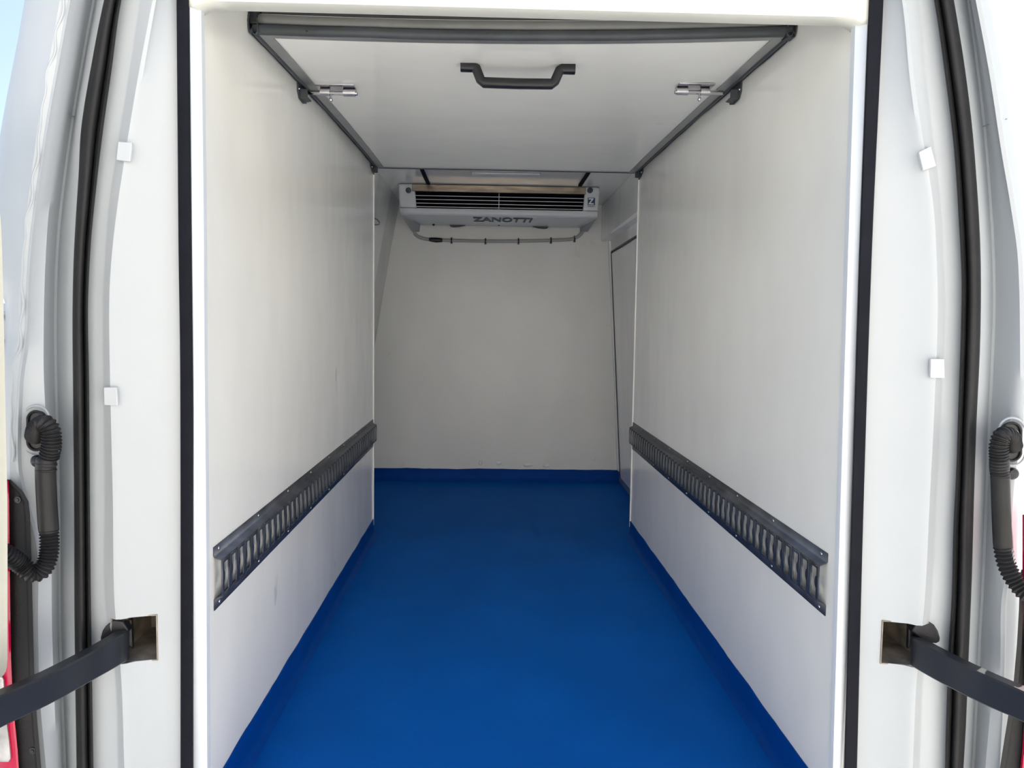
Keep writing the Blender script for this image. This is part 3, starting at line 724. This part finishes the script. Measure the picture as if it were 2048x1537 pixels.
# ------------------------------------------------------------------ evaporator unit
YU = 4.58
ev = thing('evaporator_unit', (PY(998, 450, YU).x, YU+.3, PY(998, 450, YU).z), 'white cooling evaporator unit hung under the ceiling at the back wall', 'cooling unit')
xl, xr = PY(797, 400, YU).x, PY(1199, 400, YU).x; XC = (xl+xr)/2; HWU = (xr-xl)/2
zt_ = ZC-.004; z_of = lambda y: PY(998, y, YU).z
zg0, zg1 = z_of(420), z_of(386)
gx0, gx1 = PY(828, 400, YU).x, PY(1171, 400, YU).x
# housing outline: front section swept across with narrowing corners
def front_ring(u):       # u 0..1 half-width fraction -> profile (y,z) list
    return None
def outline(y, z): return HWU - .012*max(0, min(1, (zt_-z)/(zt_-z_of(432))))**2 - .02*max(0, (y-YU)/.6)
housing = MB()
YBL = 5.19
zu0 = z_of(432.5); zu1 = PY(998, 450.5, YBL).z
def und(t): return (YU+.02+(YBL-YU-.02)*t, zu0+(zu1-zu0)*t)     # point on the underside, 0 front .. 1 back
low = [(YU+.010, zg0+.004), (YU+.001, zg0), (YU-.004, z_of(424)), (YU-.003, z_of(429)), (YU+.006, zu0+.002), und(.03), und(.3), und(.6), und(.92), (YBL, zu1-.006), (YBL+.01, zu1-.002), (YBL+.012, zu1+.03)]
NX = 20
rows = []
for y, z in low:
    w = outline(y, z); rows.append([Vector((XC+w*(-1+2*i/NX), y, z)) for i in range(NX+1)])
housing.grid(rows)
for s in (-1, 1):
    gx = gx0 if s < 0 else gx1
    rows = []
    for k in range(9):
        z = zt_ + (zg0+.004-zt_)*k/8; w = outline(YU, z)
        tp = .010*(k/8)*s*-1
        rows.append([Vector((gx+tp*1.2, YU+.04, z)), Vector((gx+tp*1.2, YU+.004, z)), Vector((gx+tp*1.2+s*.002, YU+.001, z)), Vector((XC+s*(w-.016), YU, z)), Vector((XC+s*(w-.005), YU+.005, z)), Vector((XC+s*w, YU+.018, z)), Vector((XC+s*(w-.02), YB-.004, z))])
    housing.grid(rows)
    housing.grid([[Vector((XC+s*outline(y, z), y, z)), Vector((XC+s*(outline(y, z)-.0), y, zg0+.006))] for y, z in low[4:10]])
hs = housing.build('housing', PLW, parent=ev, solid=.003, angle=32)
# tapering feet at the bottom corners
for s, xs4 in ((-1, (806, 840, 838, 824)), (1, (1194, 1160, 1161, 1176))):
    P4 = [PY(xs4[0], 437, YU+.22), PY(xs4[1], 449, YBL-.03), PY(xs4[2], 463, YBL+.03), PY(xs4[3], 463, YBL+.02)]
    b = MB(); b.prism(P4, (0, .028, .0)); part(b.build('corner_foot', GREYP, parent=ev, bevel=.006), 'grey tapering lower corner of the unit')
# grille cavity, louvres and wires
b = MB(); b.box(gx0-.002, gx1+.002, YU+.022, YU+.03, zg0-.01, zt_-.01); b.build('grille_backing', DARK, parent=ev)
for yy in (394, 401.5, 409, 416):
    z = z_of(yy); k = (yy-386)/32*.012
    b = MB(); b.box(gx0+k+.004, gx1-k-.004, YU+.004, YU+.008, z-.0013, z+.0013); b.build('louvre', WIRE, parent=ev)
xv = PY(998, 400, YU).x
b = MB(); b.box(xv-.0012, xv+.0012, YU+.001, YU+.004, zg0, zg1+.0); b.build('wire_support', WIRE, parent=ev)
sx0, sx1 = PY(824, 380, YU).x, PY(1172, 380, YU).x
b = MB(); b.box(sx0, sx1, YU-.004, YU+.03, zg1, zt_); part(b.build('steel_strip', STEEL, parent=ev, bevel=.002), 'stained stainless steel strip above the grille')
for px in (817, 1180):
    p = PY(px, 381, YU-.006); b = MB(); b.lathe(p, (0, -1, 0), [(-.01, .016), (.004, .016), (.006, .012), (.007, .006), (.012, .005)], 18); part(b.build('fixing_screw', GASK, parent=ev), 'dark round fixing screw')
# fan guard clips under the lip
for px, m_ in ((916, 1), (1080, -1)):
    y_, z_ = YBL-.02, zu1
    xs_ = [PY(px+m_*k, 450, y_).x for k in (-20, 20, 14, 2, -8, -15)]
    b = MB(); b.prism([(x, y_, z_+dz) for x, dz in zip(xs_, (.006, .006, -.008, -.016, -.019, -.016))], (0, .035, 0)); part(b.build('clip', PLAST, parent=ev, bevel=.002), 'black plastic clip under the unit')
for px in (867, 998, 1125):
    p = PY(px, 449.5, YBL-.03); b = MB(); b.lathe(p, (0, 0, -1), [(-.006, .008), (.004, .008), (.008, .003)], 10); b.build('screw', PLAST, parent=ev)
# lettering and badge
def text_mesh(txt, name, mat, parent, origin, xdir, ydir, width, height, bold=.0):
    cu = bpy.data.curves.new('t', 'FONT'); cu.body = txt; cu.extrude = .01; cu.offset = bold; cu.resolution_u = 3
    to = bpy.data.objects.new('t', cu); COL.objects.link(to)
    dg = bpy.context.evaluated_depsgraph_get(); dg.update()
    me = bpy.data.meshes.new_from_object(to.evaluated_get(dg)); bpy.data.objects.remove(to)
    xs_ = [v.co.x for v in me.vertices]; ys_ = [v.co.y for v in me.vertices]
    x0, x1, y0, y1 = min(xs_), max(xs_), min(ys_), max(ys_)
    xd, yd = Vector(xdir).normalized(), Vector(ydir).normalized(); zd = xd.cross(yd)
    for v in me.vertices:
        c = v.co.copy()
        v.co = Vector(origin) + xd*((c.x-x0)/(x1-x0)*width) + yd*((c.y-y0)/(y1-y0)*height) + zd*(c.z*.1) - ORG[parent.name]
    me.materials.clear(); me.materials.append(mat)
    o = bpy.data.objects.new(name, me); COL.objects.link(o); o.parent = parent; ORG[o.name] = ORG[parent.name]; return o
def on_under(py):      # underside point whose picture row is py, by bisection along the slope
    a, c = 0.0, 1.0
    for _ in range(40):
        m_ = (a+c)/2; y, z = und(m_); v = Vector((XC, y, z))-CP
        row = 768.5 - F*v.dot(U2)/v.dot(FW)
        if row < py: a = m_
        else: c = m_
    return und(a)
(ya_, za_), (yb_, zb_) = on_under(434.5), on_under(443.0)
up_ = Vector((0, ya_-yb_, za_-zb_))
tx0, tx1 = PY(947, 443, yb_).x, PY(1061, 443, yb_).x
o = text_mesh('ZANOTTI', 'lettering', INK, ev, (tx0, yb_, zb_-.004), (1, 0, 0), up_, tx1-tx0, up_.length, .025)
part(o, 'dark wide capital lettering')
bx0, bx1 = PY(1175.5, 400, YU).x, PY(1190, 400, YU).x; bz0, bz1 = PY(1183, 410.5, YU).z, PY(1183, 396, YU).z
b = MB(); b.box(bx0, bx1, YU-.0045, YU-.001, bz0, bz1); bd = part(b.build('badge', BADGE, parent=ev), 'square dark blue badge with a white letter Z')
text_mesh('Z', 'badge_letter', BADGW, bd, (bx0+.002, YU-.0050, bz0+.003), (1, 0, 0), (0, 0, 1), (bx1-bx0)*.80, (bz1-bz0)*.84, .03)
text_mesh('Transport', 'badge_caption', INK, bd, (bx0, YU-.0045, PY(1183, 415, YU).z), (1, 0, 0), (0, 0, 1), bx1-bx0, .008)

# drain hose along the back wall with clips
dh = thing('drain_hose', PY(1000, 485, YB-.02), 'grey drain hose clipped along the back wall under the cooling unit', 'hose')
pts = [(829, 462), (831, 469), (840, 475), (860, 479.5), (900, 481), (971, 482.5), (1037, 482.5), (1102, 481), (1140, 479), (1155, 474), (1164, 466), (1167, 460)]
tx = [(i, p[0]) for i, p in enumerate(pts)]; ty = [(i, p[1]) for i, p in enumerate(pts)]
path = [PY(curve(tx, i/6), curve(ty, i/6), YB-.016) for i in range(6*(len(pts)-1)+1)]
b = MB(); b.tube(path, .0105, 12); b.build('hose', PIPE, parent=dh)
b = MB(); b.tube([PY(858, 479.2, YB-.018), PY(862, 479.5, YB-.018), PY(872, 480.4, YB-.018), (PY(882, 480.6, YB-.018)), PY(885, 480.8, YB-.018)], [.010, .0135, .016, .0135, .010], 14); part(b.build('coupling', PLAST, parent=dh), 'dark hose coupling')
for px, py in ((903, 481), (971, 482.5), (1037, 482.5), (1102, 481), (1149, 478)):
    p = PY(px, py, YB-.016)
    b = MB(); b.tube([p+Vector((-.005, 0, 0)), p+Vector((.005, 0, 0))], .0125, 14); b.box(p.x-.006, p.x+.006, p.y-.006, p.y+.016, p.z-.02, p.z-.011); b.box(p.x-.004, p.x+.004, p.y-.004, p.y+.016, p.z+.011, p.z+.019)
    part(b.build('hose_clip', PLAST, parent=dh), 'black hose clip')

# dark strips along the ceiling, light fitting, wall hook
for px0, px1, lab in ((858, 848, 'thin black strip running along the ceiling above the left of the cooling unit'), (1160, 1173, 'thin black strip running along the ceiling above the right of the cooling unit')):
    a = PZ(px0, 372, ZC-.006); 
    b = MB(); b.box(a.x-.010, a.x+.010, 3.5, min(a.y, YU-.02), ZC-.010, ZC-.0005); tag(b.build('ceiling_strip', RUB, bevel=.002), lab, 'strip')
a = PZ(942, 349, ZC-.012); c = PZ(1082, 349, ZC-.012)
lf = thing('ceiling_light', ((a.x+c.x)/2, a.y, ZC), 'slim white light fitting on the ceiling in front of the cooling unit', 'light fitting')
b = MB(); b.box(a.x, c.x, a.y-.03, a.y+.03, ZC-.004, ZC-.0005); b.build('base', ALU, parent=lf)
b = MB(); b.box(a.x+.004, c.x-.004, a.y-.026, a.y+.026, ZC-.013, ZC-.004); b.build('diffuser', WHITE, parent=lf, bevel=.003)
xh = -.61; p = PX(752, 441, xh)
b = MB(); pth = [PX(x, y, xh+.012) for x, y in ((742, 436), (749, 437), (755, 440), (759, 445), (758, 449), (753, 450), (745, 449))]
b.tube(pth, .003, 8); tag(b.build('wall_hook', GASK), 'small grey wire loop on the leaning left wall near the cooling unit', 'hook')
# filler caps low on the back wall
for i, (px, py, rx, ry, lab) in enumerate(((961, 926, .012, .016, 'leftmost small round cap low on the back wall'), (997, 927, .020, .015, 'oval painted cap low on the back wall, second from left'),
        (1056, 930, .034, .014, 'long painted cap just above the blue skirting of the back wall'), (1092, 932, .022, .013, 'uneven painted cap right of the long one on the back wall'), (1187, 919, .012, .012, 'small round cap low at the right of the back wall'))):
    p = PY(px, py, YB); b = MB(); rows = []
    for k in range(5):
        a = math.pi/2*k/4; rows.append([Vector((p.x+rx*math.cos(a)*math.cos(t), YB-.009*math.sin(a), p.z+ry*math.cos(a)*math.sin(t)*(1+.15*math.sin(3*t+i)))) for t in [2*math.pi*j/20 for j in range(21)]])
    b.grid(rows); tag(b.build('filler_cap', WALLM, angle=80), lab, 'cap', None)
